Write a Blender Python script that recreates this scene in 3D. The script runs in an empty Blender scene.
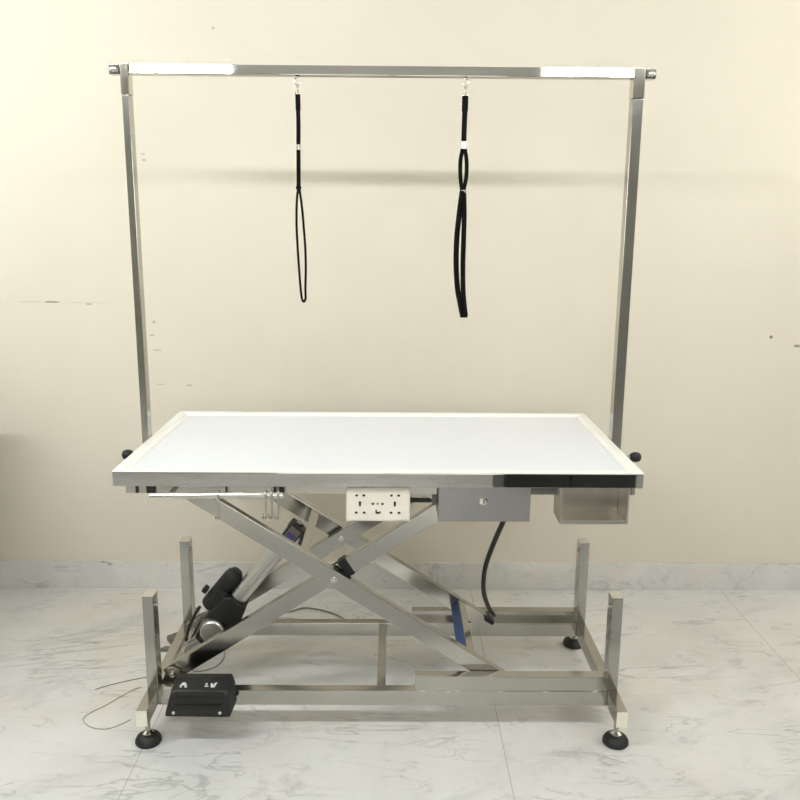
import bpy, bmesh, math, random
from mathutils import Vector, Matrix

random.seed(4)
scene = bpy.context.scene
COL = scene.collection
R = math.radians

# ------------------------------------------------------------------ materials
def new_mat(name):
    m = bpy.data.materials.new(name)
    m.use_nodes = True
    nt = m.node_tree
    return m, nt, nt.nodes['Principled BSDF']

def N(nt, typ, **kw):
    n = nt.nodes.new(typ)
    for k, v in kw.items():
        setattr(n, k, v)
    return n

def link(nt, a, b):
    nt.links.new(a, b)

def math_node(nt, op, a, b=None, clamp=False):
    n = N(nt, 'ShaderNodeMath', operation=op, use_clamp=clamp)
    for i, v in enumerate((a, b)):
        if v is None:
            continue
        if isinstance(v, (int, float)):
            n.inputs[i].default_value = v
        else:
            link(nt, v, n.inputs[i])
    return n.outputs[0]

def mix_col(nt, fac, a, b, blend='MIX'):
    n = N(nt, 'ShaderNodeMix', data_type='RGBA', blend_type=blend)
    for s, v in ((0, fac), (6, a), (7, b)):
        if isinstance(v, (int, float)):
            n.inputs[s].default_value = v
        elif isinstance(v, tuple):
            n.inputs[s].default_value = (*v, 1)
        else:
            link(nt, v, n.inputs[s])
    return n.outputs[2]

def ramp(nt, fac, stops):
    n = N(nt, 'ShaderNodeValToRGB')
    cr = n.color_ramp
    while len(cr.elements) < len(stops):
        cr.elements.new(.5)
    for e, (p, c) in zip(cr.elements, stops):
        e.position = p
        e.color = (c, c, c, 1) if isinstance(c, (int, float)) else (*c, 1)
    link(nt, fac, n.inputs[0])
    return n.outputs[0]

def noise(nt, vec, scale, detail=3, rough=.55, dist=0.0):
    n = N(nt, 'ShaderNodeTexNoise')
    n.inputs['Scale'].default_value = scale
    n.inputs['Detail'].default_value = detail
    n.inputs['Roughness'].default_value = rough
    n.inputs['Distortion'].default_value = dist
    link(nt, vec, n.inputs['Vector'])
    return n.outputs[0]

def position(nt):
    return N(nt, 'ShaderNodeNewGeometry').outputs['Position']

def mapped(nt, vec, scale=(1, 1, 1), rot=(0, 0, 0), loc=(0, 0, 0)):
    n = N(nt, 'ShaderNodeMapping')
    n.inputs['Scale'].default_value = scale
    n.inputs['Rotation'].default_value = rot
    n.inputs['Location'].default_value = loc
    link(nt, vec, n.inputs['Vector'])
    return n.outputs[0]

def simple(name, col, rough=.5, metal=0.0, spec=.5, var=.06, scale=30, coat=0.0):
    m, nt, b = new_mat(name)
    tc = N(nt, 'ShaderNodeTexCoord').outputs['Object']
    f = noise(nt, tc, scale)
    dark = tuple(c * (1 - var) for c in col)
    lite = tuple(min(1, c * (1 + var)) for c in col)
    link(nt, mix_col(nt, f, dark, lite), b.inputs['Base Color'])
    b.inputs['Roughness'].default_value = rough
    b.inputs['Metallic'].default_value = metal
    b.inputs['Specular IOR Level'].default_value = spec
    b.inputs['Coat Weight'].default_value = coat
    return m

def steel(name, col=(.60, .585, .55), rough=.16, streak=(1, 1, 1), amount=.06):
    m, nt, b = new_mat(name)
    tc = N(nt, 'ShaderNodeTexCoord').outputs['Object']
    f = noise(nt, mapped(nt, tc, scale=streak), 220, 2)
    s = noise(nt, tc, 9, 4, .6)
    b.inputs['Metallic'].default_value = 1
    link(nt, mix_col(nt, s, tuple(c * .93 for c in col), tuple(c * 1.05 for c in col)), b.inputs['Base Color'])
    r = math_node(nt, 'ADD', math_node(nt, 'MULTIPLY', f, amount), rough - amount / 2)
    link(nt, math_node(nt, 'ADD', r, math_node(nt, 'MULTIPLY', s, .05)), b.inputs['Roughness'])
    return m

def marble(name, base, scale=1.0, joints=False, rough=.16):
    m, nt, b = new_mat(name)
    p = position(nt)
    v = mapped(nt, p, scale=(scale, scale, scale), rot=(0, 0, R(-24)))
    soft = noise(nt, v, 2.1, 5, .6, .4)
    blot = noise(nt, mapped(nt, v, loc=(4, 9, 2)), 3.4, 4, .55)
    col = mix_col(nt, ramp(nt, soft, [(.35, 0), (.68, 1)]), tuple(c * .90 for c in base), tuple(min(1, c * 1.05) for c in base))
    col = mix_col(nt, math_node(nt, 'MULTIPLY', ramp(nt, blot, [(.55, 0), (.75, 1)]), .75), col, (base[0] * 1.0, base[1] * .915, base[2] * .82))
    gry = noise(nt, mapped(nt, v, scale=(.8, 2.2, 1), loc=(1, 3, 7)), 3.0, 6, .62, .6)
    col = mix_col(nt, math_node(nt, 'MULTIPLY', ramp(nt, gry, [(.54, 0), (.72, 1)]), .55), col, (base[0] * .72, base[1] * .73, base[2] * .75))
    # thin broken veins
    for k, (sc, wid, st, rz, amt) in enumerate(((1.15, .0075, (.45, 1.5, 1), 10, .55), (3.1, .014, (.5, 1.7, 1), -14, .48), (7.5, .03, (.5, 1.6, 1), 4, .36))):
        vv = mapped(nt, p, scale=tuple(scale * s for s in st), rot=(0, 0, R(rz)), loc=(3.1 * k + .7, 1.7 * k, .4))
        n = noise(nt, vv, sc, 5, .6, 1.1)
        d = math_node(nt, 'ABSOLUTE', math_node(nt, 'SUBTRACT', n, .5))
        line = ramp(nt, d, [(0, 1), (wid, 0)])
        brk = noise(nt, mapped(nt, p, loc=(7 * k, 2, 5)), 2.6 + 2.2 * k, 4, .6)
        msk = ramp(nt, brk, [(.47, 0), (.62, 1)])
        f = math_node(nt, 'MULTIPLY', math_node(nt, 'MULTIPLY', line, msk), amt)
        col = mix_col(nt, f, col, (base[0] * .40, base[1] * .40, base[2] * .41))
    # dark specks
    sp = noise(nt, mapped(nt, p, scale=(.6, 1.2, 1)), 15, 3, .6)
    col = mix_col(nt, math_node(nt, 'MULTIPLY', ramp(nt, sp, [(.715, 0), (.75, 1)]), .6), col, (.2, .2, .2))
    if joints:
        sep = N(nt, 'ShaderNodeSeparateXYZ')
        link(nt, p, sep.inputs[0])
        masks = []
        for ax, off, per in ((0, .311, .9225), (1, -.78, 1.84)):
            q = math_node(nt, 'SUBTRACT', sep.outputs[ax], off)
            q = math_node(nt, 'PINGPONG', q, per / 2)
            masks.append(math_node(nt, 'LESS_THAN', q, .0011))
        j = math_node(nt, 'MAXIMUM', masks[0], masks[1])
        col = mix_col(nt, math_node(nt, 'MULTIPLY', j, .6), col, (.25, .235, .21))
    link(nt, col, b.inputs['Base Color'])
    link(nt, math_node(nt, 'ADD', math_node(nt, 'MULTIPLY', soft, .12), rough - .05), b.inputs['Roughness'])
    b.inputs['Specular IOR Level'].default_value = .45
    return m

def wall_paint(name, base, marks=()):
    m, nt, b = new_mat(name)
    p = position(nt)
    a = noise(nt, p, 1.6, 4, .55)
    c = noise(nt, p, 9, 4, .6)
    col = mix_col(nt, ramp(nt, a, [(.3, 0), (.7, 1)]), tuple(x * .965 for x in base), tuple(min(1, x * 1.025) for x in base))
    col = mix_col(nt, math_node(nt, 'MULTIPLY', ramp(nt, c, [(.5, 0), (.8, 1)]), .25), col, (base[0] * .97, base[1] * .96, base[2] * .93))
    if marks:
        sep = N(nt, 'ShaderNodeSeparateXYZ')
        link(nt, p, sep.inputs[0])
        wob = math_node(nt, 'MULTIPLY', math_node(nt, 'SUBTRACT', noise(nt, p, 160, 2), .5), .9)
        for (x, z, rx, rz, amt) in marks:
            dx = math_node(nt, 'DIVIDE', math_node(nt, 'SUBTRACT', sep.outputs[0], x), rx)
            dz = math_node(nt, 'DIVIDE', math_node(nt, 'SUBTRACT', sep.outputs[2], z), rz)
            d2 = math_node(nt, 'ADD', math_node(nt, 'MULTIPLY', dx, dx), math_node(nt, 'MULTIPLY', dz, dz))
            d2 = math_node(nt, 'ADD', d2, wob)
            f = ramp(nt, d2, [(.55, 1), (1, 0)])
            col = mix_col(nt, math_node(nt, 'MULTIPLY', f, amt), col, (.13, .11, .08))
    link(nt, col, b.inputs['Base Color'])
    b.inputs['Roughness'].default_value = .62
    b.inputs['Specular IOR Level'].default_value = .3
    bp = N(nt, 'ShaderNodeBump')
    bp.inputs['Strength'].default_value = .12
    bp.inputs['Distance'].default_value = .004
    h = math_node(nt, 'ADD', noise(nt, p, 5, 3), math_node(nt, 'MULTIPLY', noise(nt, p, 70, 2), .12))
    link(nt, h, bp.inputs['Height'])
    link(nt, bp.outputs[0], b.inputs['Normal'])
    return m

def emissive(name, col, strength):
    m, nt, b = new_mat(name)
    b.inputs['Base Color'].default_value = (.9, .9, .9, 1)
    b.inputs['Emission Color'].default_value = (*col, 1)
    b.inputs['Emission Strength'].default_value = strength
    return m

M = {}
M['steel'] = steel('polished_steel', (.47, .458, .42), .15)
M['mirror'] = steel('mirror_steel', (.50, .49, .475), .0, amount=.01)
M['satin'] = steel('satin_steel', (.37, .365, .36), .36)
M['chrome'] = steel('chrome', (.75, .74, .70), .10, amount=.03)
M['alu'] = steel('brushed_aluminium', (.66, .65, .62), .34)
M['tray'] = steel('tray_steel', (.54, .51, .46), .27)
M['sleeve'] = steel('sleeve_steel', (.62, .60, .53), .09)
M['under'] = simple('underside_board', (.66, .64, .60), .5)
M['white'] = simple('white_laminate', (.79, .815, .875), .20, spec=.45, var=.01)
M['trim'] = simple('cream_edge_trim', (.89, .885, .85), .22, var=.02)
M['cap'] = simple('beige_plastic_cap', (.80, .77, .65), .45, var=.03)
M['black'] = simple('black_plastic', (.006, .006, .0065), .48, var=.2)
M['rubber'] = simple('black_rubber', (.010, .011, .010), .55, var=.25)
M['nylon'] = simple('black_nylon', (.004, .0035, .0035), .75, spec=.12, var=.3, scale=300)
M['panel'] = simple('ivory_socket_plastic', (.80, .765, .675), .35, var=.02)
M['slot'] = simple('dark_slot', (.02, .018, .016), .5)
M['blue'] = simple('blue_film', (.015, .07, .24), .35, var=.1)
M['label'] = simple('violet_blue_label', (.10, .11, .36), .5, var=.15)
M['silverlabel'] = simple('silver_label', (.22, .21, .17), .45)
M['wire'] = simple('thin_grey_wire', (.20, .18, .15), .5)
M['ivorywire'] = simple('thin_beige_wire', (.33, .29, .23), .5)
M['greyplastic'] = simple('grey_plastic', (.13, .125, .11), .5, var=.15)
M['print'] = simple('white_print', (.62, .62, .58), .5)
M['whiteplastic'] = simple('white_plastic', (.78, .77, .72), .4)
M['furn'] = simple('dark_laminate', (.03, .03, .03), .4)
M['desk'] = simple('grey_laminate', (.30, .27, .23), .5)
M['floor'] = marble('marble_floor', (.71, .705, .685), 1.0, True, .17)
M['skirt'] = marble('marble_skirting', (.70, .69, .665), 1.3, False, .25)
M['wall'] = wall_paint('cream_wall', (.71, .652, .55), [
    (-.807, 1.5335, .009, .004, .28), (-.8048, 1.5145, .010, .005, .32),
    (-1.146, 1.0447, .030, .0035, .75), (-1.22, 1.0445, .05, .002, .28), (-1.03, 1.043, .09, .0018, .2), (-1.02, 1.038, .012, .004, .4),
    (-.561, 1.9234, .005, .005, .5), (1.3324, .9395, .0065, .0065, .9), (1.4263, .9086, .013, .0055, .7),
    (-.801, .978, .006, .006, .4), (-.8105, .933, .009, .004, .4), (-.796, .881, .02, .003, .3), (-.79, .76, .018, .002, .3), (-.69, .757, .012, .003, .45)])
M['wall_plain'] = wall_paint('cream_wall_plain', (.54, .52, .46))
M['wall_far'] = wall_paint('grey_green_wall', (.36, .36, .335))
M['ceiling'] = wall_paint('ceiling_paint', (.55, .54, .50))

# ------------------------------------------------------------------ mesh kit
class MB:
    def __init__(self):
        self.bm = bmesh.new()

    def add(self, other):
        me = bpy.data.meshes.new('t')
        other.to_mesh(me)
        other.free()
        self.bm.from_mesh(me)
        bpy.data.meshes.remove(me)
        return self

    def box(self, lo, hi, bev=.0015, seg=2, mat=None):
        b = bmesh.new()
        bmesh.ops.create_cube(b, size=1)
        c = [(l + h) / 2 for l, h in zip(lo, hi)]
        s = [abs(h - l) for l, h in zip(lo, hi)]
        for v in b.verts:
            v.co = Vector((v.co.x * s[0], v.co.y * s[1], v.co.z * s[2]))
        if bev:
            bmesh.ops.bevel(b, geom=list(b.edges), offset=min(bev, min(s) * .3), segments=seg, affect='EDGES', profile=.5)
        for v in b.verts:
            if mat is not None:
                v.co = mat @ v.co
            v.co += Vector(c)
        return self.add(b)

    def bar(self, p0, p1, w, h, up=(0, 0, 1), bev=.0015):
        """rectangular bar from p0 to p1: w across (side), h along 'up'"""
        p0, p1 = Vector(p0), Vector(p1)
        x = (p1 - p0)
        L = x.length
        x.normalize()
        z = Vector(up)
        z = (z - x * z.dot(x)).normalized()
        y = z.cross(x)
        mt = Matrix((x, y, z)).transposed()
        c = (p0 + p1) / 2
        return self.box(c - Vector((L, w, h)) / 2, c + Vector((L, w, h)) / 2, bev, 2, mt)

    def lathe(self, prof, loc=(0, 0, 0), axis=(0, 0, 1), seg=28):
        """prof: list of (radius, height) along axis"""
        b = bmesh.new()
        a = Vector(axis).normalized()
        q = Vector((0, 0, 1)).rotation_difference(a)
        rings = []
        for r, h in prof:
            if r < 1e-6:
                rings.append([b.verts.new(q @ Vector((0, 0, h)))])
            else:
                rings.append([b.verts.new(q @ Vector((r * math.cos(2 * math.pi * i / seg), r * math.sin(2 * math.pi * i / seg), h))) for i in range(seg)])
        for r0, r1 in zip(rings, rings[1:]):
            for i in range(seg):
                j = (i + 1) % seg
                f = [r0[i % len(r0)]]
                if len(r0) > 1:
                    f.append(r0[j])
                if len(r1) > 1:
                    f += [r1[j], r1[i]]
                else:
                    f.append(r1[0])
                if len(f) >= 3:
                    b.faces.new(f)
        for ring in (rings[0], rings[-1]):
            if len(ring) > 1:
                b.faces.new(ring)
        bmesh.ops.recalc_face_normals(b, faces=list(b.faces))
        for v in b.verts:
            v.co += Vector(loc)
        return self.add(b)

    def cyl(self, p0, p1, r, seg=24, bev=.001):
        p0, p1 = Vector(p0), Vector(p1)
        L = (p1 - p0).length
        bev = min(bev, L * .3, r * .4)
        return self.lathe([(0, 0), (r - bev, 0), (r, bev), (r, L - bev), (r - bev, L), (0, L)], p0, p1 - p0, seg)

    def tube(self, pts, r, seg=10, cyclic=False, sub=6):
        P = smooth_path(pts, sub, cyclic)
        return self.sweep(P, [(r * math.cos(2 * math.pi * i / seg), r * math.sin(2 * math.pi * i / seg)) for i in range(seg)], cyclic)

    def ribbon(self, pts, w, t, cyclic=False, side=(0, 1, 0), sub=6):
        """flat strap: w along side, t across it"""
        P = smooth_path(pts, sub, cyclic)
        e = t * .35
        return self.sweep(P, [(-w / 2, -t / 2 + e), (-w / 2 + e, -t / 2), (w / 2 - e, -t / 2), (w / 2, -t / 2 + e), (w / 2, t / 2 - e), (w / 2 - e, t / 2), (-w / 2 + e, t / 2), (-w / 2, t / 2 - e)], cyclic, side)

    def sweep(self, P, sec, cyclic=False, side=None):
        b = bmesh.new()
        n = len(P)
        rings = []
        ref = Vector(side) if side else None
        prev = None
        for i in range(n):
            a = P[i - 1] if (i or cyclic) else P[i]
            c = P[(i + 1) % n] if (i < n - 1 or cyclic) else P[i]
            t = (c - a).normalized()
            if ref is not None:
                u = (ref - t * ref.dot(t)).normalized()
            elif prev is None:
                u = t.orthogonal().normalized()
            else:
                u = (prev - t * prev.dot(t)).normalized()
            prev = u
            w = t.cross(u)
            rings.append([b.verts.new(P[i] + u * x + w * y) for x, y in sec])
        m = len(sec)
        for i in range(n if cyclic else n - 1):
            r0, r1 = rings[i], rings[(i + 1) % n]
            if cyclic and i == n - 1 and ref is None:
                k = min(range(m), key=lambda s: (r1[s].co - r0[0].co).length)
                r1 = r1[k:] + r1[:k]
            for j in range(m):
                b.faces.new((r0[j], r0[(j + 1) % m], r1[(j + 1) % m], r1[j]))
        if not cyclic:
            b.faces.new(rings[0])
            b.faces.new(rings[-1])
        bmesh.ops.recalc_face_normals(b, faces=list(b.faces))
        return self.add(b)

    def prism(self, poly, a0, a1, axis='y', bev=.0015, seg=2):
        """extrude a polygon: axis 'y' -> poly in (x,z); 'x' -> (y,z); 'z' -> (x,y)"""
        b = bmesh.new()
        def P(q, a):
            return {'y': (q[0], a, q[1]), 'x': (a, q[0], q[1]), 'z': (q[0], q[1], a)}[axis]
        v0 = [b.verts.new(P(q, a0)) for q in poly]
        v1 = [b.verts.new(P(q, a1)) for q in poly]
        b.faces.new(v0)
        b.faces.new(v1)
        for i in range(len(poly)):
            j = (i + 1) % len(poly)
            b.faces.new((v0[i], v0[j], v1[j], v1[i]))
        bmesh.ops.recalc_face_normals(b, faces=list(b.faces))
        if bev:
            bmesh.ops.bevel(b, geom=list(b.edges), offset=bev, segments=seg, affect='EDGES', profile=.5)
        return self.add(b)

    def build(self, name, mat, parent=None, smooth=True, origin=None):
        me = bpy.data.meshes.new(name)
        self.bm.to_mesh(me)
        self.bm.free()
        if origin is not None:
            me.transform(Matrix.Translation(-Vector(origin)))
        me.materials.append(mat)
        if smooth:
            for p in me.polygons:
                p.use_smooth = True
            try:
                me.set_sharp_from_angle(angle=R(38))
            except Exception:
                pass
        o = bpy.data.objects.new(name, me)
        COL.objects.link(o)
        if smooth:
            wn_ = o.modifiers.new('weighted normals', 'WEIGHTED_NORMAL')
            wn_.keep_sharp = True
            wn_.weight = 80
        if origin is not None:
            o.location = origin
        if parent is not None:
            o.parent = parent
            # parts are written in world coordinates: undo the parents' offset
            off = Vector((0, 0, 0))
            q = parent
            while q is not None:
                off += q.location
                q = q.parent
            o.location = o.location - off
        return o

def smooth_path(pts, sub=6, cyclic=False):
    P = [Vector(p) for p in pts]
    if sub <= 1 or len(P) < 3:
        return P
    out = []
    n = len(P)
    rng = range(n) if cyclic else range(n - 1)
    for i in rng:
        p0 = P[i - 1] if (i > 0 or cyclic) else P[0] * 2 - P[1]
        p1, p2 = P[i], P[(i + 1) % n]
        p3 = P[(i + 2) % n] if (i + 2 < n or cyclic) else p2 * 2 - p1
        for k in range(sub):
            t = k / sub
            out.append(.5 * ((2 * p1) + (p2 - p0) * t + (2 * p0 - 5 * p1 + 4 * p2 - p3) * t * t + (3 * p1 - p0 - 3 * p2 + p3) * t ** 3))
    if not cyclic:
        out.append(P[-1])
    return out

def thing(name, label, cat, loc=(0, 0, 0), group=None):
    o = bpy.data.objects.new(name, None)
    o.empty_display_size = .05
    COL.objects.link(o)
    o.location = loc
    o['label'] = label
    o['category'] = cat
    if group:
        o['group'] = group
    return o

def structure(o):
    o['kind'] = 'structure'
    return o

def copy_tree(o, parent=None):
    c = o.copy()
    COL.objects.link(c)
    if parent is not None:
        c.parent = parent
    for ch in list(o.children):
        copy_tree(ch, c)
    return c

# ------------------------------------------------------------------ the room
WY = .663
X0, X1, Y0, ZC = -2.15, 2.25, -4.6, 2.42
structure(MB().box((X0 - .1, Y0 - .1, -.12), (X1 + .1, WY + .1, 0), 0).build('floor', M['floor'], smooth=False))
structure(MB().box((X0 - .1, WY, 0), (X1 + .1, WY + .1, ZC), 0).build('wall_back', M['wall'], smooth=False))
def wall_with_fill_window(name, wname, xi, xo, ya, yb, za, zb, power, col):
    """side wall with an added glowing window for fill light; xi = room side, xo = outer side"""
    l, h = sorted((xi, xo))
    w_ = MB()
    w_.box((l, Y0, 0), (h, ya, ZC), 0)
    w_.box((l, yb, 0), (h, WY, ZC), 0)
    w_.box((l, ya, 0), (h, yb, za), 0)
    w_.box((l, ya, zb), (h, yb, ZC), 0)
    structure(w_.build(name, M['wall_plain'], smooth=False))
    d = xo - xi
    l, h = sorted((xi + d * .62, xi + d * .7))
    wn = structure(MB().box((l, ya + .03, za + .03), (h, yb - .03, zb - .03), 0).build(wname, emissive('fill_light_pane', col, power), smooth=False))
    fr = MB()
    ym = (ya + yb) / 2
    l, h = sorted((xi + d * .2, xi + d * .55))
    for lo, hi in (((ya, za), (yb, za + .035)), ((ya, zb - .035), (yb, zb)), ((ya, za + .0355), (ya + .035, zb - .0355)), ((yb - .035, za + .0355), (yb, zb - .0355)), ((ym - .02, za + .0355), (ym + .02, zb - .0355))):
        fr.box((l, lo[0] + .0005, lo[1] + .0005), (h, hi[0] - .0005, hi[1] - .0005), .002)
    fr.build('fill_window_frame', M['whiteplastic'], wn)
wall_with_fill_window('wall_left', 'fill_window_left', X0, X0 - .1, -.25, .45, 1.35, 2.20, 2.1, (.80, 1.0, .93))  # added window, brightens the left end of the back wall
wall_with_fill_window('wall_right', 'fill_window_right', X1, X1 + .1, -.25, .45, 1.35, 2.20, 1.9, (1.0, .99, .93))  # its added counterpart, lifts the right end of the back wall
FX, FZ0, FZ1 = .9, .95, 2.05
wf = MB()
wf.box((X0 - .1, Y0 - .1, 0), (-FX, Y0, ZC), 0)
wf.box((FX, Y0 - .1, 0), (X1 + .1, Y0, ZC), 0)
wf.box((-FX, Y0 - .1, 0), (FX, Y0, FZ0), 0)
wf.box((-FX, Y0 - .1, FZ1), (FX, Y0, ZC), 0)
structure(wf.build('wall_front', M['wall_far'], smooth=False))
wn = structure(MB().box((-FX + .03, Y0 - .07, FZ0 + .03), (FX - .03, Y0 - .06, FZ1 - .03), 0).build('fill_window_front', emissive('fill_light_pane', (1.0, .99, .96), 2.4), smooth=False))  # unseen window added as low fill for the wall behind the table
fr = MB()
for lo, hi in (((-FX, FZ0), (FX, FZ0 + .04)), ((-FX, FZ1 - .04), (FX, FZ1)), ((-FX, FZ0 + .0405), (-FX + .04, FZ1 - .0405)), ((FX - .04, FZ0 + .0405), (FX, FZ1 - .0405)), ((-.025, FZ0 + .0405), (.025, FZ1 - .0405))):
    fr.box((lo[0] + .0005, Y0 - .055, lo[1] + .0005), (hi[0] - .0005, Y0 - .02, hi[1] - .0005), .002)
fr.build('fill_window_frame', M['whiteplastic'], wn)
structure(MB().box((X0 - .1, Y0 - .1, ZC), (X1 + .1, WY + .1, ZC + .1), 0).build('ceiling', M['ceiling'], smooth=False))
structure(MB().box((X0, WY - .011, 0), (X1, WY, .102), .002).build('baseboard_back', M['skirt']))
structure(MB().box((X0, Y0, 0), (X0 + .011, WY - .012, .102), .002).build('baseboard_left', M['skirt']))
structure(MB().box((X1 - .011, Y0, 0), (X1, WY - .012, .102), .002).build('baseboard_right', M['skirt']))

# tube lamps, hanging just under the ceiling in front of the table
LAMP_Y, LAMP_Z = -1.27, 2.10
for (xa, xb, pw, lab) in ((-1.90, -.62, 48, 'left white LED tube lamp hanging from the ceiling in front of the table'),
                      (.60, 1.88, 32, 'right white LED tube lamp hanging from the ceiling in front of the table')):
    xm = (xa + xb) / 2
    t = thing('tube_lamp', lab, 'lamp', (xm, LAMP_Y, LAMP_Z), 'ceiling tube lamps')
    MB().box((xa, LAMP_Y - .02, LAMP_Z + .026), (xb, LAMP_Y + .02, LAMP_Z + .06), .004).build('housing', M['whiteplastic'], t)
    MB().cyl((xa + .01, LAMP_Y, LAMP_Z), (xb - .01, LAMP_Y, LAMP_Z), .021, 12).build('tube', emissive('led_tube', (.95, .98, 1.0), pw), t)
    for xs in (xa + .2, xb - .2):
        MB().cyl((xs, LAMP_Y, LAMP_Z + .055), (xs, LAMP_Y, ZC), .004, 8).build('hanger', M['steel'], t)

# dark low cabinet behind the photographer's side: seen only mirrored in the table's edge
t = thing('cabinet', 'low black cabinet standing on the floor facing the table', 'cabinet', (.78, -2.2, 0))
MB().box((.525, -2.42, .03), (1.125, -2.02, .55), .004).build('body', M['furn'], t)
MB().box((.55, -2.38, 0), (1.10, -2.06, .03), .002).build('plinth', M['furn'], t)
MB().box((.53, -2.018, .05), (.82, -2.004, .53), .003).build('door', M['furn'], t)
MB().box((.83, -2.018, .05), (1.12, -2.004, .53), .003).build('door', M['furn'], t)

# added grey mat below the frame, darkens what the steel fronts reflect
o = MB().box((-.95, -1.62, .0005), (.95, -.66, .010), .004).build('added_reflection_mat', simple('reflection_mat_grey', (.40, .40, .40), .8))
o['label'] = 'added unseen grey mat on the floor that darkens reflections in the grooming table'
o['category'] = 'mat'

# side desk just out of the frame on the left, its shadow falls on the wall
t = thing('desk', 'grey side desk against the wall left of the grooming table', 'desk', (-1.66, .02, 0))
DX, DY0, DY1, DZ = -1.256, -.10, .42, .77
MB().box((-2.10, DY0, DZ - .025), (DX, DY1, DZ), .003).build('desktop', M['desk'], t)
MB().box((DX - .150, DY0 + .02, 0), (DX - .125, DY1 - .004, DZ - .0255), .002).build('side_panel', M['desk'], t)
MB().box((-2.09, DY0 + .02, 0), (-2.065, DY1 - .004, DZ - .0255), .002).build('side_panel', M['desk'], t)
MB().box((-2.064, DY1 - .03, .05), (DX - .151, DY1 - .008, DZ - .0255), .002).build('back_panel', M['desk'], t)

# ------------------------------------------------------------------ grooming table
T = thing('grooming_table', 'stainless steel electric scissor-lift pet grooming table with white top and overhead arm', 'grooming table', (0, 0, 0))
TX = -.0104
A, B, ZT = .6245, .3142, .7443
RIM = .0391
# white top with raised lip
MB().box((TX - A + .030, -B + .030, ZT - .024), (TX + A - .030, B - .030, ZT - .006), .001).build('tabletop', M['white'], T)
lip = bmesh.new()
prof = [(.0, -.0042), (.0, -.0015), (.0015, 0), (.020, 0), (.030, -.0055), (.034, -.007), (.034, -.0042)]
rings = []
for ins, dz in prof:
    rings.append([lip.verts.new((TX + sx * (A - ins), sy * (B - ins), ZT + dz)) for sx, sy in ((-1, -1), (1, -1), (1, 1), (-1, 1))])
for r0, r1 in zip(rings, rings[1:] + rings[:1]):
    for i in range(4):
        j = (i + 1) % 4
        lip.faces.new((r0[i], r0[j], r1[j], r1[i]))
bmesh.ops.recalc_face_normals(lip, faces=list(lip.faces))
MB().add(lip).build('edge_trim', M['trim'], T, smooth=False)
z0, z1 = ZT - RIM, ZT - .0044
rm = MB()
for sy in (-1, 1):
    ys = sorted((sy * B, sy * (B - .022)))
    rm.box((TX - A, ys[0], z0), (TX + A, ys[1], z1), .0018)
for sx in (-1, 1):
    xs = sorted((TX + sx * A, TX + sx * (A - .022)))
    rm.box((xs[0], -B + .0222, z0), (xs[1], B - .0222, z1), .0018)
rm.build('rim', M['mirror'], T)
MB().box((TX - A + .0225, -B + .0225, z0 + .004), (TX + A - .0225, B - .0225, ZT - .0245), .001).build('underboard', M['under'], T)

# sub-frame under the top
zf0, zf1 = .677, z0 - .0004
for x0_, x1_, y in ((-.617, .1305, -.280), (.3525, .4238, -.280), (.5892, .607, -.280), (-.617, .607, .250)):
    MB().box((x0_, y, zf0), (x1_, y + .030, zf1), .0015).build('frame_rail', M['steel'], T)
for x, wx in ((-.617, .027), (.5892, .0178), (-.30, .027), (.37, .027)):
    MB().box((x, -.2495, zf0), (x + wx, .2495, zf1), .0015).build('frame_crossbar', M['steel'], T)
for x0_, x1_ in ((-.592, -.587), (-.566, -.545), (-.378, -.374), (-.262, -.256), (-.249, -.238)):
    MB().box((x0_, -.286, .679), (x1_, -.2805, z0 - .001), .0008).build('frame_clip', M['black'], T)

# towel rail with its two brackets
tr = MB().cyl((-.5460, -.325, .6850), (-.2345, -.325, .6890), .0076, 20).build('towel_rail', M['chrome'], T)
for x in (-.50, -.26):
    MB().box((x - .006, -.3185, .6860), (x + .006, -.2803, .6900), .001).build('bracket', M['steel'], tr)

# socket panel
yp = -.300
sp = MB().box((-.0885, yp, .6155), (.0645, yp + .0195, .7000), .003).build('outlet_panel', M['panel'], T)
MB().box((-.0845, yp - .0022, .6195), (.0605, yp + .001, .6965), .002).build('face_plate', M['panel'], sp)
def holes(lst, depth=.0035):
    h = MB()
    for (x, z, w, hh) in lst:
        h.box((x - w / 2, yp - depth, z - hh / 2), (x + w / 2, yp - .0010, z + hh / 2), .0006)
    return h
for cx in (-.0545, .0285):
    s = cx
    holes([(s - .0085, .6815, .0058, .005), (s + .0085, .6815, .0066, .005), (s - .0005, .6615, .0052, .010), (s - .0005, .6555, .003, .004),
           (s - .0095, .6385, .006, .005), (s + .0095, .6385, .0066, .005)]).build('power_socket', M['slot'], sp)
holes([(-.0245, .6605, .0055, .0045), (-.0130, .6605, .0055, .0025), (-.0015, .6605, .0055, .0045)]).build('usb_port', M['slot'], sp)
MB().box((-.0285, yp - .0038, .6650), (.0025, yp - .0012, .6690), .0006).build('usb_cover', M['panel'], sp)
holes([(-.0165, .6415, .003, .009), (-.0125, .638, .008, .0045), (-.007, .6395, .0025, .005)]).build('rocker_switch', M['slot'], sp)

# control box
cb = MB().box((.1315, -.300, .6158), (.3520, -.105, .7045), .0022).build('control_box', M['satin'], T)
lk = MB().lathe([(0, 0), (.0105, 0), (.0105, .002), (.009, .0035), (.0062, .0038), (.0060, .0022), (0, .0022)], (.2405, -.3002, .6668), (0, -1, 0), 28).build('lock', M['chrome'], cb)
MB().box((.2393, -.3042, .6625), (.2417, -.3022, .6711), .0004).build('keyhole', M['slot'], lk)
for x in (.1415, .322):
    MB().cyl((x, -.285, .6115), (x, -.285, .6157), .0028, 12).build('screw', M['steel'], cb)

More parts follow.
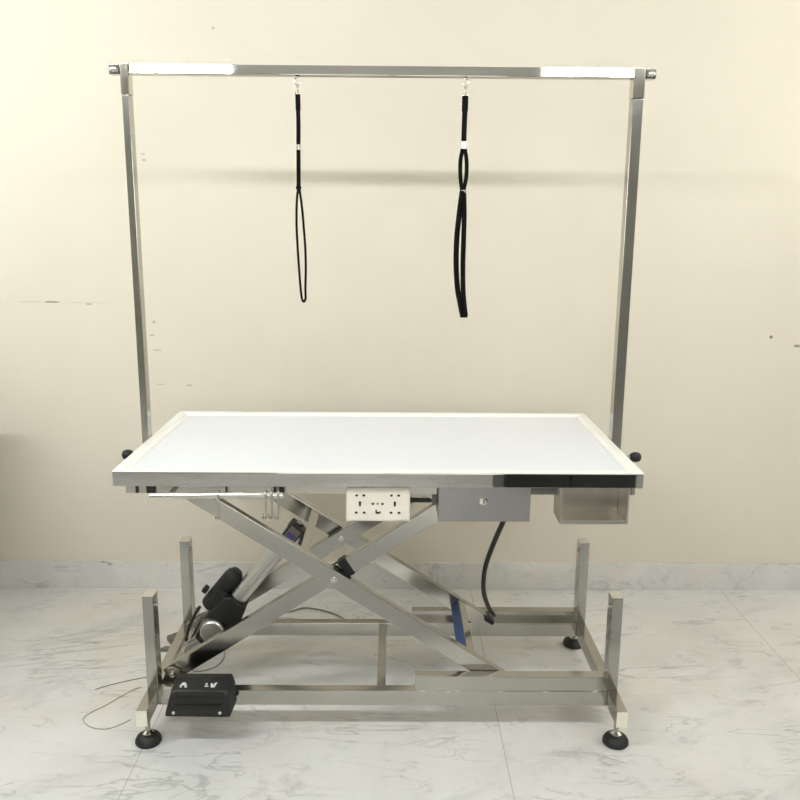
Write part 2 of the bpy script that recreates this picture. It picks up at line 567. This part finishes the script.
# open tray
ty0, ty1, tx0, tx1, tz0, tz1 = -.300, -.215, .4245, .5885, .6105, .7045
th = .0045
tr_ = MB()
tr_.box((tx0, ty0, tz0), (tx1, ty1, tz0 + th), .0008)
tr_.box((tx0, ty0, tz0 + th), (tx0 + th, ty1, tz1), .0008)
tr_.box((tx1 - th, ty0, tz0 + th), (tx1, ty1, tz1), .0008)
tr_.box((tx0 + th, ty1 - th, tz0 + th), (tx1 - th, ty1, tz1), .0008)
tr_.box((tx0 + th, ty0, tz0 + th), (tx1 - th, ty0 + .003, tz0 + th + .006), .0008)
tr_.build('tool_tray', M['tray'], T)

# cables under the top
MB().tube([(.065, -.262, .657), (.10, -.262, .6565), (.132, -.262, .657)], .0058, 10).build('outlet_cable', M['rubber'], T)
MB().box((.118, -.272, .6475), (.1305, -.252, .674), .002).build('cable_gland', M['greyplastic'], T)
MB().tube([(.113, -.262, .704), (.114, -.266, .68), (.118, -.262, .662)], .0045, 8).build('cable_sleeve', M['whiteplastic'], T)
MB().tube([(.352, -.24, .684), (.372, -.243, .690), (.395, -.245, .700), (.41, -.245, .699)], .0022, 8).build('thin_wire', M['rubber'], T)
for x in (.362, .385):
    MB().box((x, -.256, .690), (x + .012, -.2525, .7040), .001).build('frame_clip', M['black'], T)
CABLE = [(.3110, -.215, .6158), (.3019, -.2, .5784), (.2863, -.14, .4924), (.2760, -.07, .3975), (.2817, 0, .3004), (.3034, .06, .2223), (.3260, .093, .175)]
MB().tube(CABLE, .0066, 12).build('power_cable', M['rubber'], T)

# scissor lift
CXX, CZZ = -.1275, .4135
HA = .0445
ang = R(33.0)
def pt(s, sgn, y):
    return (CXX + s * math.cos(ang), y, CZZ + sgn * s * math.sin(ang))
arms = {}
for key, sgn, ya, s0, s1 in (('front outer', -1, -.1725, -.520, .540), ('front inner', 1, -.1425, -.540, .500), ('rear inner', 1, .1125, -.540, .500), ('rear outer', -1, .1425, -.520, .530)):
    a = MB().bar(pt(s0, sgn, ya), pt(s1, sgn, ya), .0235, HA, bev=.0022).build('scissor_arm', M['steel'], T)
    arms[key] = a
    fy = ya - .0118
    MB().lathe([(0, 0), (.0085, 0), (.0085, .0015), (.0058, .0016), (.0058, .005), (.0045, .0065), (0, .0068)], (CXX + (-.0005 if sgn < 0 else 0), fy, CZZ), (0, -1, 0), 6 * 4).build('pivot_bolt', M['chrome'], a)
# spacers on the crossing shafts
for y0_, y1_ in ((-.1607, -.1543), (.1243, .1307)):
    MB().cyl((CXX, y0_, CZZ), (CXX, y1_, CZZ), .014, 20).build('pivot_spacer', M['black'], T)
# rubber stop sleeve on the front inner arm beside the crossing
sx = .037
MB().bar(pt(sx - .013, 1, -.1425), pt(sx + .011, 1, -.1425), .0290, HA + .006, bev=.002).build('rubber_stop', M['rubber'], T)
# arm cross tubes
def cross_tube(x, z, tilt, y0_, y1_, w, h, name, mat=None):
    d = (math.cos(tilt), 0, math.sin(tilt))
    return MB().bar((x, y0_, z), (x, y1_, z), w, h, up=(-math.sin(tilt), 0, math.cos(tilt)), bev=.0018).build(name, mat or M['steel'], T)
xu = -.2145
zu = CZZ + (CXX - xu) * math.tan(ang)
cross_tube(xu, zu, -ang, -.1605, .1305, .026, .040, 'arm_crossbar')
xl = .222
zl = CZZ - (xl - CXX) * math.tan(ang)
lc = cross_tube(xl, zl, -ang, -.1605, .1305, .025, .040, 'arm_crossbar')
nx, nz = -math.cos(-ang), -math.sin(-ang)
bf = MB().bar((xl + nx * .0132, -.158, zl + nz * .0132), (xl + nx * .0132, .128, zl + nz * .0132), .0012, .036, up=(math.sin(ang), 0, math.cos(ang)), bev=.0003).build('protective_film', M['blue'], lc)
bf['label'] = 'blue protective film strip'
# lower left pivot shaft with lugs
PL = pt(-.520, 1, 0)
MB().cyl((PL[0], -.165, PL[2]), (PL[0], .135, PL[2]), .010, 20).build('pivot_shaft', M['steel'], T)
for y in (-.1645, .1275):
    g = MB().prism([(PL[0] - .040, PL[2] - .055), (PL[0] + .018, PL[2] - .055), (PL[0] + .020, PL[2] + .012), (PL[0] + .004, PL[2] + .022), (PL[0] - .014, PL[2] + .018)], y, y + .006, 'y', .001).build('pivot_bracket', M['steel'], T)
    MB().lathe([(0, 0), (.008, 0), (.008, .004), (.006, .006), (0, .006)], (PL[0], y - .0002, PL[2]), (0, -1, 0), 6).build('bolt', M['chrome'], g)
# rollers in the slide rails
for y0_, y1_ in ((-.1985, -.1848), (.1548, .1700)):
    q = pt(.520, -1, 0)
    MB().cyl((q[0], y0_, .137), (q[0], y1_, .137), .0155, 22).build('roller', M['black'], T)
MB().prism([(.300, .150), (.326, .134), (.332, .144), (.308, .162), (.300, .162)], .108, .129, 'y', .003).build('slider_block', M['black'], T)

# base frame
XO, WB, HB, ZB = .618, .0282, .0417, .1157
yfb, yrb = -.3135, .268
for sx in (-1, 1):
    xs = sorted((sx * XO, sx * (XO - WB)))
    f = MB().box((xs[0], yfb + .003, ZB - HB), (xs[1], yrb - .003, ZB), .0015).build('foot_bar', M['steel'], T)
    for ya, yb in ((yfb, yfb + .0028), (yrb - .0028, yrb)):
        MB().box((xs[0], ya, ZB - HB), (xs[1], yb, ZB), .0012).build('end_cap', M['cap'], f)
    for sy in (-1, 1):
        ys = sorted((sy * .2098, sy * .1668))
        if sy > 0:
            ys = [.1668, .2098]
        p = MB().box((xs[0], ys[0], ZB + .0003), (xs[1], ys[1], .3740), .0015).build('stub_post', M['steel'], T)
        MB().box((xs[0] - .0002, ys[0] - .0002, .3742), (xs[1] + .0002, ys[1] + .0002, .3765), .001).build('cap', M['chrome'], p)
        xi = -sx
        MB().cyl((sx * (XO - WB) + .0002 * xi, (ys[0] + ys[1]) / 2, .345), (sx * (XO - WB) + .005 * xi, (ys[0] + ys[1]) / 2, .345), .006, 14).build('bolt', M['chrome'], p)
        fx, fy = sx * (XO - WB / 2), (-.268 if sy < 0 else .243)
        lf = MB().lathe([(0, 0), (.031, 0), (.0335, .004), (.0330, .010), (.0290, .0180), (.0215, .0245), (.0135, .0275), (0, .0275)], (fx, fy, 0), (0, 0, 1), 36).build('levelling_foot', M['rubber'], T)
        MB().lathe([(0, 0), (.0155, 0), (.0155, .002), (.0100, .006), (.0068, .008), (.0068, .0466), (0, .0466)], (fx, fy, .0273), (0, 0, 1), 20).build('stem', M['steel'], lf)
for y0_, y1_ in ((-.2165, -.1875), (.1580, .1870)):
    MB().box((-XO + WB + .0004, y0_, ZB - HB), (XO - WB - .0004, y1_, ZB), .0015).build('base_beam', M['steel'], T)
def channel(y_open, y_back):
    c = MB()
    lo, hi = sorted((y_open, y_back))
    xa, xb = .0838, XO - WB - .0006
    c.box((xa, lo, ZB + .0003), (xb, hi, ZB + .0033), .0006)
    c.box((xa, lo, .1545), (xb, hi, .1574), .0006)
    w = .003 if y_back > y_open else -.003
    l2, h2 = sorted((y_back, y_back - w))
    c.box((xa, l2, ZB + .0033), (xb, h2, .1545), .0006)
    return c
channel(-.1868, -.2160).build('slide_rail', M['steel'], T)
channel(.1570, .1865).build('slide_rail', M['steel'], T)
for x in (.098, .165, .19, .30, .42, .55):
    MB().box((x, -.2178, ZB - .0012), (x + .013, -.2163, ZB + .0016), .0005).build('weld', M['chrome'], T)
MB().box((-.0165, -.1872, ZB - .032), (.0065, .1577, ZB - .0002), .0015).build('base_crossbar', M['steel'], T)

# linear actuator
D = Vector((-.495, -.015, .177))
ux = Vector((.625, 0, .7806)).normalized()
un = Vector((-ux.z, 0, ux.x))
uy = Vector((0, 1, 0))
def ap(s, n, y=0):
    return D + ux * s + un * n + uy * y
ac = MB()
hp = [(-.030, -.022), (-.022, .028), (.05, .040), (.128, .034), (.140, .020), (.140, -.032), (.10, -.044), (.03, -.050), (-.02, -.042)]
hp = [((D + ux * s + un * n).x, (D + ux * s + un * n).z) for s, n in hp]
ac.prism(hp, -.052, .022, 'y', .007, 3)
act = ac.build('actuator', M['black'], T)
MB().cyl(ap(.034, .002, -.046), ap(.034, .002, -.060), .0325, 32, .003).build('gear_cover', M['alu'], act)
MB().lathe([(.0345, 0), (.0365, 0), (.0365, .014), (.0345, .014)], ap(.034, .002, -.040), (0, -1, 0), 32).build('cover_ring', M['steel'], act)
tb = MB()
tb.cyl(ap(.138, 0), ap(.392, 0), .0245, 32, .002)
tb.bar(ap(.139, .007, -.0225), ap(.401, .007, -.0225), .006, .006, up=(0, 1, 0), bev=.002)
tb.build('outer_tube', M['alu'], act)
en = MB().bar(ap(.366, 0), ap(.414, 0), .052, .042, up=un, bev=.004).build('end_head', M['black'], act)
MB().bar(ap(.369, 0, -.0265), ap(.409, 0, -.0265), .001, .033, up=un, bev=.0004).build('face_label', M['silverlabel'], en)
MB().bar(ap(.370, -.001, -.0273), ap(.391, -.001, -.0273), .001, .028, up=un, bev=.0004).build('sticker', M['label'], en)
MB().cyl(ap(.413, 0), ap(.424, 0), .010, 18).build('piston_rod', M['steel'], act)
mo = MB()
mo.lathe([(0, 0), (.016, 0), (.024, .006), (.0265, .012), (.0265, .115), (.024, .13), (.015, .142), (0, .144)], ap(.051, .047, .014), ux, 28)
mo.build('motor', M['black'], act)
MB().bar(ap(.08, .034, .008), ap(.135, .034, .008), .05, .04, up=un, bev=.006).build('gearbox', M['black'], act)
MB().bar(ap(.092, .077, .012), ap(.092, .092, .012), .022, .020, bev=.004).build('connector', M['black'], act)
MB().tube([ap(.04, .066, .01), ap(.01, .062, .01), ap(-.03, .052, .005), ap(-.07, .035, .01)], .0045, 8).build('motor_lead', M['rubber'], act)
for y in (-.030, .002):
    MB().bar(ap(-.012, 0, y), (PL[0], -.015 + y, PL[2]), .004, .024, up=(0, 0, 1), bev=.001).build('clevis', M['alu'], act)
MB().tube([ap(.06, -.045, .0), (-.43, .03, .185), (-.405, .16, .13), (-.365, .33, .06), (-.33, .44, .012), (-.285, .490, .003), (-.2199, .4732, .003), (-.165, .435, .003), (-.134, .402, .003)], .0028, 8).build('actuator_lead', M['wire'], act)

# overhead arm: two posts and the top bar
PX = .0062
for sx in (-1, 1):
    xin = TX + sx * (A + .0012)
    xout = -PX + sx * .6485
    xs = sorted((xin, xout))
    zt_ = 1.696
    p = MB().box((xs[0], -.0122, .690), (xs[1], .0208, 1.622), .0016).build('arm_post', M['steel'], T)
    MB().box((xs[0] - .0012, -.0136, 1.6226), (xs[1] + .0012, .0222, zt_), .002).build('corner_sleeve', M['sleeve'], p)
    # clamp socket under the table edge
    MB().box((xs[0] - .0025 * (sx > 0), -.020, .680), (xs[1] + .0025 * (sx < 0) + 0, -.0124, .7040), .001).build('clamp_plate', M['steel'], T)
    k = xs[0] if sx < 0 else xs[1]
    kb = MB().lathe([(0, .020), (.007, .020), (.0105, .023), (.0135, .030), (.0140, .038), (.0120, .046), (.007, .050), (0, .051)], (k + sx * .008, -.004, .6945), (sx, 0, 0), 24).build('clamp_knob', M['black'], T)
    MB().cyl((k + sx * .0003, -.004, .6945), (k + sx * .029, -.004, .6945), .0045, 14).build('screw', M['steel'], kb)
xa, xb = -.682, .6695
tilt = Matrix.Rotation(R(-4.2), 3, 'X')
bar = MB().box((-.6315, -.0122, 1.6705), (.6190, .0118, 1.6938), .0014, 2, tilt).build('top_bar', M['mirror'], T)
for x0_, x1_, sx in ((-.682, -.6572, -1), (.6448, .6695, 1)):
    e = MB().box((x0_, -.0132, 1.6690), (x1_, .0118, 1.6935), .0016).build('bar_end', M['mirror'], bar)
    xm = (x0_ + x1_) / 2
    MB().lathe([(0, 0), (.0075, 0), (.0085, .0015), (.0080, .005), (.005, .0078), (0, .0085)], (xm, -.0133, 1.6815), (0, -1, 0), 20).build('bolt', M['chrome'], e)

# ------------------------------------------------------------------ hooks on the towel rail
def make_hook():
    t = thing('hook', 'single steel S-hook hanging apart near the middle of the towel rail', 'hook', (0, 0, 0), 'hooks on the towel rail')
    r = .0023
    pts = [(.000, .0085, -.004), (.000, .0090, .003), (.000, .0060, .0090), (.000, 0, .0105), (.000, -.0065, .0085), (0, -.0092, .002), (.0005, -.0092, -.012), (.0008, -.0092, -.040),
           (.0005, -.0092, -.050), (-.002, -.0092, -.0550), (-.0058, -.0092, -.0545), (-.0078, -.0092, -.0500), (-.0080, -.0092, -.0465)]
    MB().tube(pts, r, 8, sub=4).build('wire', M['steel'], t)
    MB().lathe([(0, -.0028), (.0020, -.002), (.0028, 0), (.0020, .002), (0, .0028)], (-.0080, -.0092, -.0455), (0, 0, 1), 12).build('tip', M['chrome'], t)
    return t
hk = make_hook()
spots = ((-.385, 'single steel hook hanging apart near the middle of the towel rail'),
         (-.2745, 'leftmost of the three steel hooks bunched at the right end of the towel rail'),
         (-.2600, 'middle one of the three steel hooks bunched at the right end of the towel rail'),
         (-.2450, 'steel hook nearest the right tip of the towel rail'))
for i, (x, lab) in enumerate(spots):
    h = hk if i == 0 else copy_tree(hk)
    h['label'] = lab
    h.location = (x, -.325, .6850 + .004 * (x + .546) / .3115)

# ------------------------------------------------------------------ grooming nooses
YN = -.001
def clip(t, x, z0_, flip):
    """bolt-snap clip hanging on the bar: ring eye, swivel and ring, z0_ = underside of the bar"""
    g = MB()
    g.cyl((x, YN, z0_), (x, YN, z0_ - .003), .006, 14)
    pts = [(x, YN, z0_ - .002), (x + flip * .0062, YN, z0_ - .006), (x + flip * .0078, YN, z0_ - .012), (x + flip * .005, YN, z0_ - .018), (x, YN, z0_ - .0205), (x - flip * .0052, YN, z0_ - .0175), (x - flip * .0062, YN, z0_ - .012)]
    g.tube(pts, .0017, 8, sub=4)
    g.build('snap_hook', M['chrome'], t)
    s = MB()
    s.lathe([(0, 0), (.0028, .001), (.0038, .004), (.0022, .007), (.0022, .011), (.0042, .013), (.0042, .017), (0, .019)], (x, YN, z0_ - .021), (0, 0, -1), 14)
    s.build('swivel', M['chrome'], t)
    r = MB()
    r.tube([(x + .0068 * math.cos(a), YN, z0_ - .0405 + .0045 * math.sin(a)) for a in [i * math.pi / 5 for i in range(10)]], .0016, 8, cyclic=True, sub=3)
    r.build('ring', M['chrome'], t)

ZBB = 1.6700
# thin round-cord noose
t = thing('grooming_noose', 'thin black cord grooming noose, narrow loop, hanging left on the top bar', 'grooming noose', (-.2195, YN, 1.30), 'grooming nooses')
clip(t, -.2195, ZBB, -1)
x = -.2195
MB().ribbon([(x, YN, 1.6275), (x + .0003, YN, 1.60), (x + .0002, YN, 1.59)], .0125, .0075, side=(1, 0, 0), sub=2).build('strap_end', M['nylon'], t)
MB().ribbon([(x, YN, 1.596), (x + .0005, YN, 1.56), (x - .0005, YN, 1.51), (x - .001, YN, 1.47), (x - .0015, YN, 1.43), (x - .002, YN, 1.403)], .0105, .0060, side=(1, 0, 0)).build('strap', M['nylon'], t)
MB().cyl((x - .0005, YN, 1.494), (x - .0003, YN, 1.508), .0060, 18).build('slider', M['steel'], t)
MB().lathe([(0, -.006), (.006, -.004), (.0072, 0), (.006, .004), (0, .006)], (x - .002, YN, 1.402), (0, 0, 1), 16).build('knot', M['nylon'], t)
MB().tube([(-.2225, YN, 1.402), (-.2265, YN, 1.37), (-.2285, YN, 1.32), (-.2275, YN, 1.27), (-.2250, YN, 1.215), (-.2215, YN, 1.155), (-.2185, YN, 1.123), (-.2135, YN, 1.112), (-.2085, YN, 1.121), (-.2085, YN, 1.145), (-.2065, YN, 1.20), (-.2070, YN, 1.25), (-.2100, YN, 1.30), (-.2135, YN, 1.35), (-.2185, YN, 1.392), (-.2195, YN, 1.402)], .0030, 10).build('cord_loop', M['nylon'], t)
# wide flat-strap noose
x = .1985
t = thing('grooming_noose', 'wide flat black strap grooming noose with twisted double loop, right on the top bar', 'grooming noose', (x, YN, 1.30), 'grooming nooses')
clip(t, x, ZBB, 1)
MB().ribbon([(x, YN, 1.6275), (x, YN, 1.60), (x - .0003, YN, 1.590)], .0155, .0080, side=(1, 0, 0), sub=2).build('strap_end', M['nylon'], t)
MB().ribbon([(x, YN, 1.594), (x - .0006, YN, 1.56), (x - .001, YN, 1.515), (x - .001, YN, 1.495)], .0132, .0052, side=(1, 0, 0)).build('strap', M['nylon'], t)
MB().box((x - .0085, YN - .006, 1.4995), (x + .0065, YN + .006, 1.5185), .002).build('slider', M['alu'], t)
MB().ribbon([(x - .0035, YN, 1.500), (x - .0085, YN, 1.470), (x - .0075, YN, 1.430), (x - .0025, YN, 1.395)], .012, .0088, side=(.5, 1, 0)).build('strap', M['nylon'], t)
MB().ribbon([(x + .0020, YN, 1.500), (x + .0072, YN, 1.470), (x + .0070, YN, 1.430), (x + .0005, YN, 1.395)], .012, .0086, side=(.5, 1, 0)).build('strap', M['nylon'], t)
MB().box((x - .0065, YN - .007, 1.392), (x + .0060, YN + .007, 1.400), .0018).build('clasp', M['steel'], t)
MB().ribbon([(x - .0020, YN, 1.397), (x - .0080, YN, 1.345), (x - .0135, YN, 1.28), (x - .0140, YN, 1.215), (x - .0090, YN, 1.150), (x - .0012, YN, 1.110), (x + .0060, YN, 1.078)], .016, .0125, side=(.35, 1, 0)).build('loop_strap', M['nylon'], t)
MB().ribbon([(x + .0015, YN, 1.397), (x + .0040, YN, 1.345), (x + .0042, YN, 1.28), (x + .0038, YN, 1.215), (x + .0056, YN, 1.150), (x + .0092, YN, 1.110), (x + .0138, YN, 1.078)], .016, .0112, side=(.35, 1, 0)).build('loop_strap', M['nylon'], t)
MB().box((x - .0010, YN - .008, 1.0735), (x + .0185, YN + .008, 1.086), .002).build('loop_end', M['nylon'], t)

# ------------------------------------------------------------------ foot pedal hung on the front beam
t = thing('foot_pedal', 'black foot pedal control hung on the front base beam beside the left stub post', 'foot pedal', (-.465, -.26, .092))
px0, px1 = -.549, -.384
def pedal_body():
    b = bmesh.new()
    # (y, z, x inset left, x inset right): skirt widens towards the bottom
    lv = [(-.3010, .0935, 0, 0, -.2260), (-.2975, .108, .002, .002, -.2230), (-.2880, .146, .012, .004, -.2195), (-.2840, .1555, .0145, .006, -.2190), (-.2480, .1710, .018, .012, -.2180)]
    rings = []
    for (yf, z, il, ir, yb) in lv:
        zb_ = z if z < .15 else z - .004
        rings.append([b.verts.new((px0 + il, yf, z)), b.verts.new((px1 - ir, yf, z - .002)), b.verts.new((px1 - ir + .004, yb, zb_)), b.verts.new((px0 + il, yb, zb_))])
    for r0, r1 in zip(rings, rings[1:]):
        for i in range(4):
            j = (i + 1) % 4
            b.faces.new((r0[i], r0[j], r1[j], r1[i]))
    b.faces.new(rings[0][::-1])
    b.faces.new(rings[-1])
    bmesh.ops.recalc_face_normals(b, faces=list(b.faces))
    bmesh.ops.bevel(b, geom=list(b.edges), offset=.0035, segments=2, affect='EDGES', profile=.5)
    return b
MB().add(pedal_body()).build('housing', M['black'], t)
MB().box((px0 + .022, -.2960, .1485), (px1 - .014, -.2810, .1535), .002).build('tread_lip', M['black'], t)
MB().box((px0 + .026, -.3000, .1220), (px1 - .022, -.2925, .1255), .0015).build('ridge', M['black'], t)
for xx in (px0 + .022, px1 - .026):
    MB().lathe([(0, 0), (.0040, 0), (.0040, .002), (.003, .003), (0, .003)], (xx, -.2985, .1035), (0, -1, 0), 14).build('screw', M['print'], t)
# printed up / down arrows on the sloping face
yA, zA, yBk, zBk = -.2838, .1562, -.2480, .1712
def slope_pt(xx, s, off=.0010):
    v = Vector((0, yBk - yA, zBk - zA)).normalized()
    n = Vector((0, -v.z, v.y))
    q = Vector((xx, yA, zA)) + v * s + n * off
    return q
def decal(polys):
    m = MB()
    for poly in polys:
        b = bmesh.new()
        f0 = [b.verts.new(slope_pt(xx, s, .0006)) for xx, s in poly]
        f1 = [b.verts.new(slope_pt(xx, s, -.0012)) for xx, s in poly]
        b.faces.new(f0)
        b.faces.new(f1[::-1])
        for i in range(len(poly)):
            j = (i + 1) % len(poly)
            b.faces.new((f0[i], f1[i], f1[j], f0[j]))
        bmesh.ops.recalc_face_normals(b, faces=list(b.faces))
        m.add(b)
    return m
ua = -.506
decal([[(ua - .009, .010), (ua - .004, .010), (ua - .004, .016), (ua + .003, .016), (ua + .003, .010), (ua + .009, .010), (ua + .009, .015), (ua + .004, .024), (ua - .004, .024), (ua - .009, .015)]]).build('up_arrow', M['print'], t)
da = -.430
decal([[(da - .022, .012), (da - .013, .012), (da - .013, .015), (da - .022, .015)], [(da - .021, .019), (da - .016, .019), (da - .016, .022), (da - .021, .022)],
       [(da - .006, .010), (da + .003, .010), (da + .008, .024), (da + .003, .024), (da, .016), (da - .004, .022), (da - .008, .022)]]).build('down_arrow', M['print'], t)
# hanging bracket over the beam
MB().box((-.5700, -.2300, .100), (-.5500, -.2180, .128), .002).build('hanging_bracket', M['alu'], t)
MB().box((-.545, -.2240, .1170), (-.395, -.1900, .1200), .001).build('mounting_lip', M['black'], t)

# ------------------------------------------------------------------ loose things on the floor
c = MB().tube([(-.8277, -.026, .0016), (-.80, -.006, .0016), (-.7683, .0112, .0016), (-.735, .027, .0016), (-.7067, .0386, .0016), (-.66, .058, .0016), (-.60, .09, .0016), (-.558, .0727, .0016), (-.513, .0957, .0016), (-.4954, .1425, .0016), (-.50, .19, .0016)], .0012, 8).build('floor_wire', M['wire'])
c['label'] = 'thin dark wire running left from under the foot bar across the marble floor'
c['category'] = 'wire'
c = MB().tube([(-.70, -.012, .0015), (-.7245, -.0359, .0015), (-.7717, -.1062, .0015), (-.8069, -.154, .0015), (-.8022, -.1816, .0015), (-.7712, -.2085, .0015), (-.7319, -.215, .0015), (-.7054, -.1993, .0015), (-.680, -.172, .0015)], .0011, 8).build('floor_wire', M['ivorywire'])
c['label'] = 'thin pale curled wire loop lying on the marble floor beside the left front foot'
c['category'] = 'wire'
t = thing('power_plug', 'small dark grey plug lying on the floor behind the left foot bar', 'plug', (-.672, .235, 0))
MB().prism([(-.700, .262), (-.668, .292), (-.640, .270), (-.655, .235), (-.680, .232)], .0005, .018, 'z', .003).build('body', M['greyplastic'], t)
MB().prism([(-.708, .190), (-.690, .212), (-.645, .208), (-.660, .186)], .0005, .010, 'z', .002).build('cover', M['greyplastic'], t)
MB().bar((-.665, .205, .008), (-.668, .236, .008), .012, .008, bev=.001).build('neck', M['greyplastic'], t)

# ------------------------------------------------------------------ camera
cam = bpy.data.cameras.new('camera')
co = bpy.data.objects.new('camera', cam)
COL.objects.link(co)
cam.sensor_fit = 'HORIZONTAL'
cam.sensor_width = 36
cam.lens = 825.057 / 800 * 36
cam.clip_start = .02
pitch, roll, yaw = .2093, .0073, .0085
fwd = Vector((math.sin(yaw) * math.cos(pitch), math.cos(yaw) * math.cos(pitch), -math.sin(pitch)))
right = Vector((math.cos(yaw), -math.sin(yaw), 0))
up = right.cross(fwd)
r2 = math.cos(roll) * right + math.sin(roll) * up
u2 = -math.sin(roll) * right + math.cos(roll) * up
m = Matrix((r2, u2, -fwd)).transposed().to_4x4()
m.translation = Vector((.0226, -2.1736, 1.3113))
co.matrix_world = m
scene.camera = co

# ------------------------------------------------------------------ world and view
w = bpy.data.worlds.new('world')
scene.world = w
w.use_nodes = True
w.node_tree.nodes['Background'].inputs[0].default_value = (.9, .93, 1, 1)
w.node_tree.nodes['Background'].inputs[1].default_value = .3
scene.view_settings.view_transform = 'Standard'
scene.view_settings.look = 'None'
scene.view_settings.gamma = 1
scene.view_settings.exposure = 1.37
scene.view_settings.use_curve_mapping = False
try:
    scene.cycles.max_bounces = 10
    scene.cycles.diffuse_bounces = 6
    scene.cycles.glossy_bounces = 6
    scene.cycles.use_denoising = True
    scene.cycles.sample_clamp_indirect = 6
except Exception:
    pass
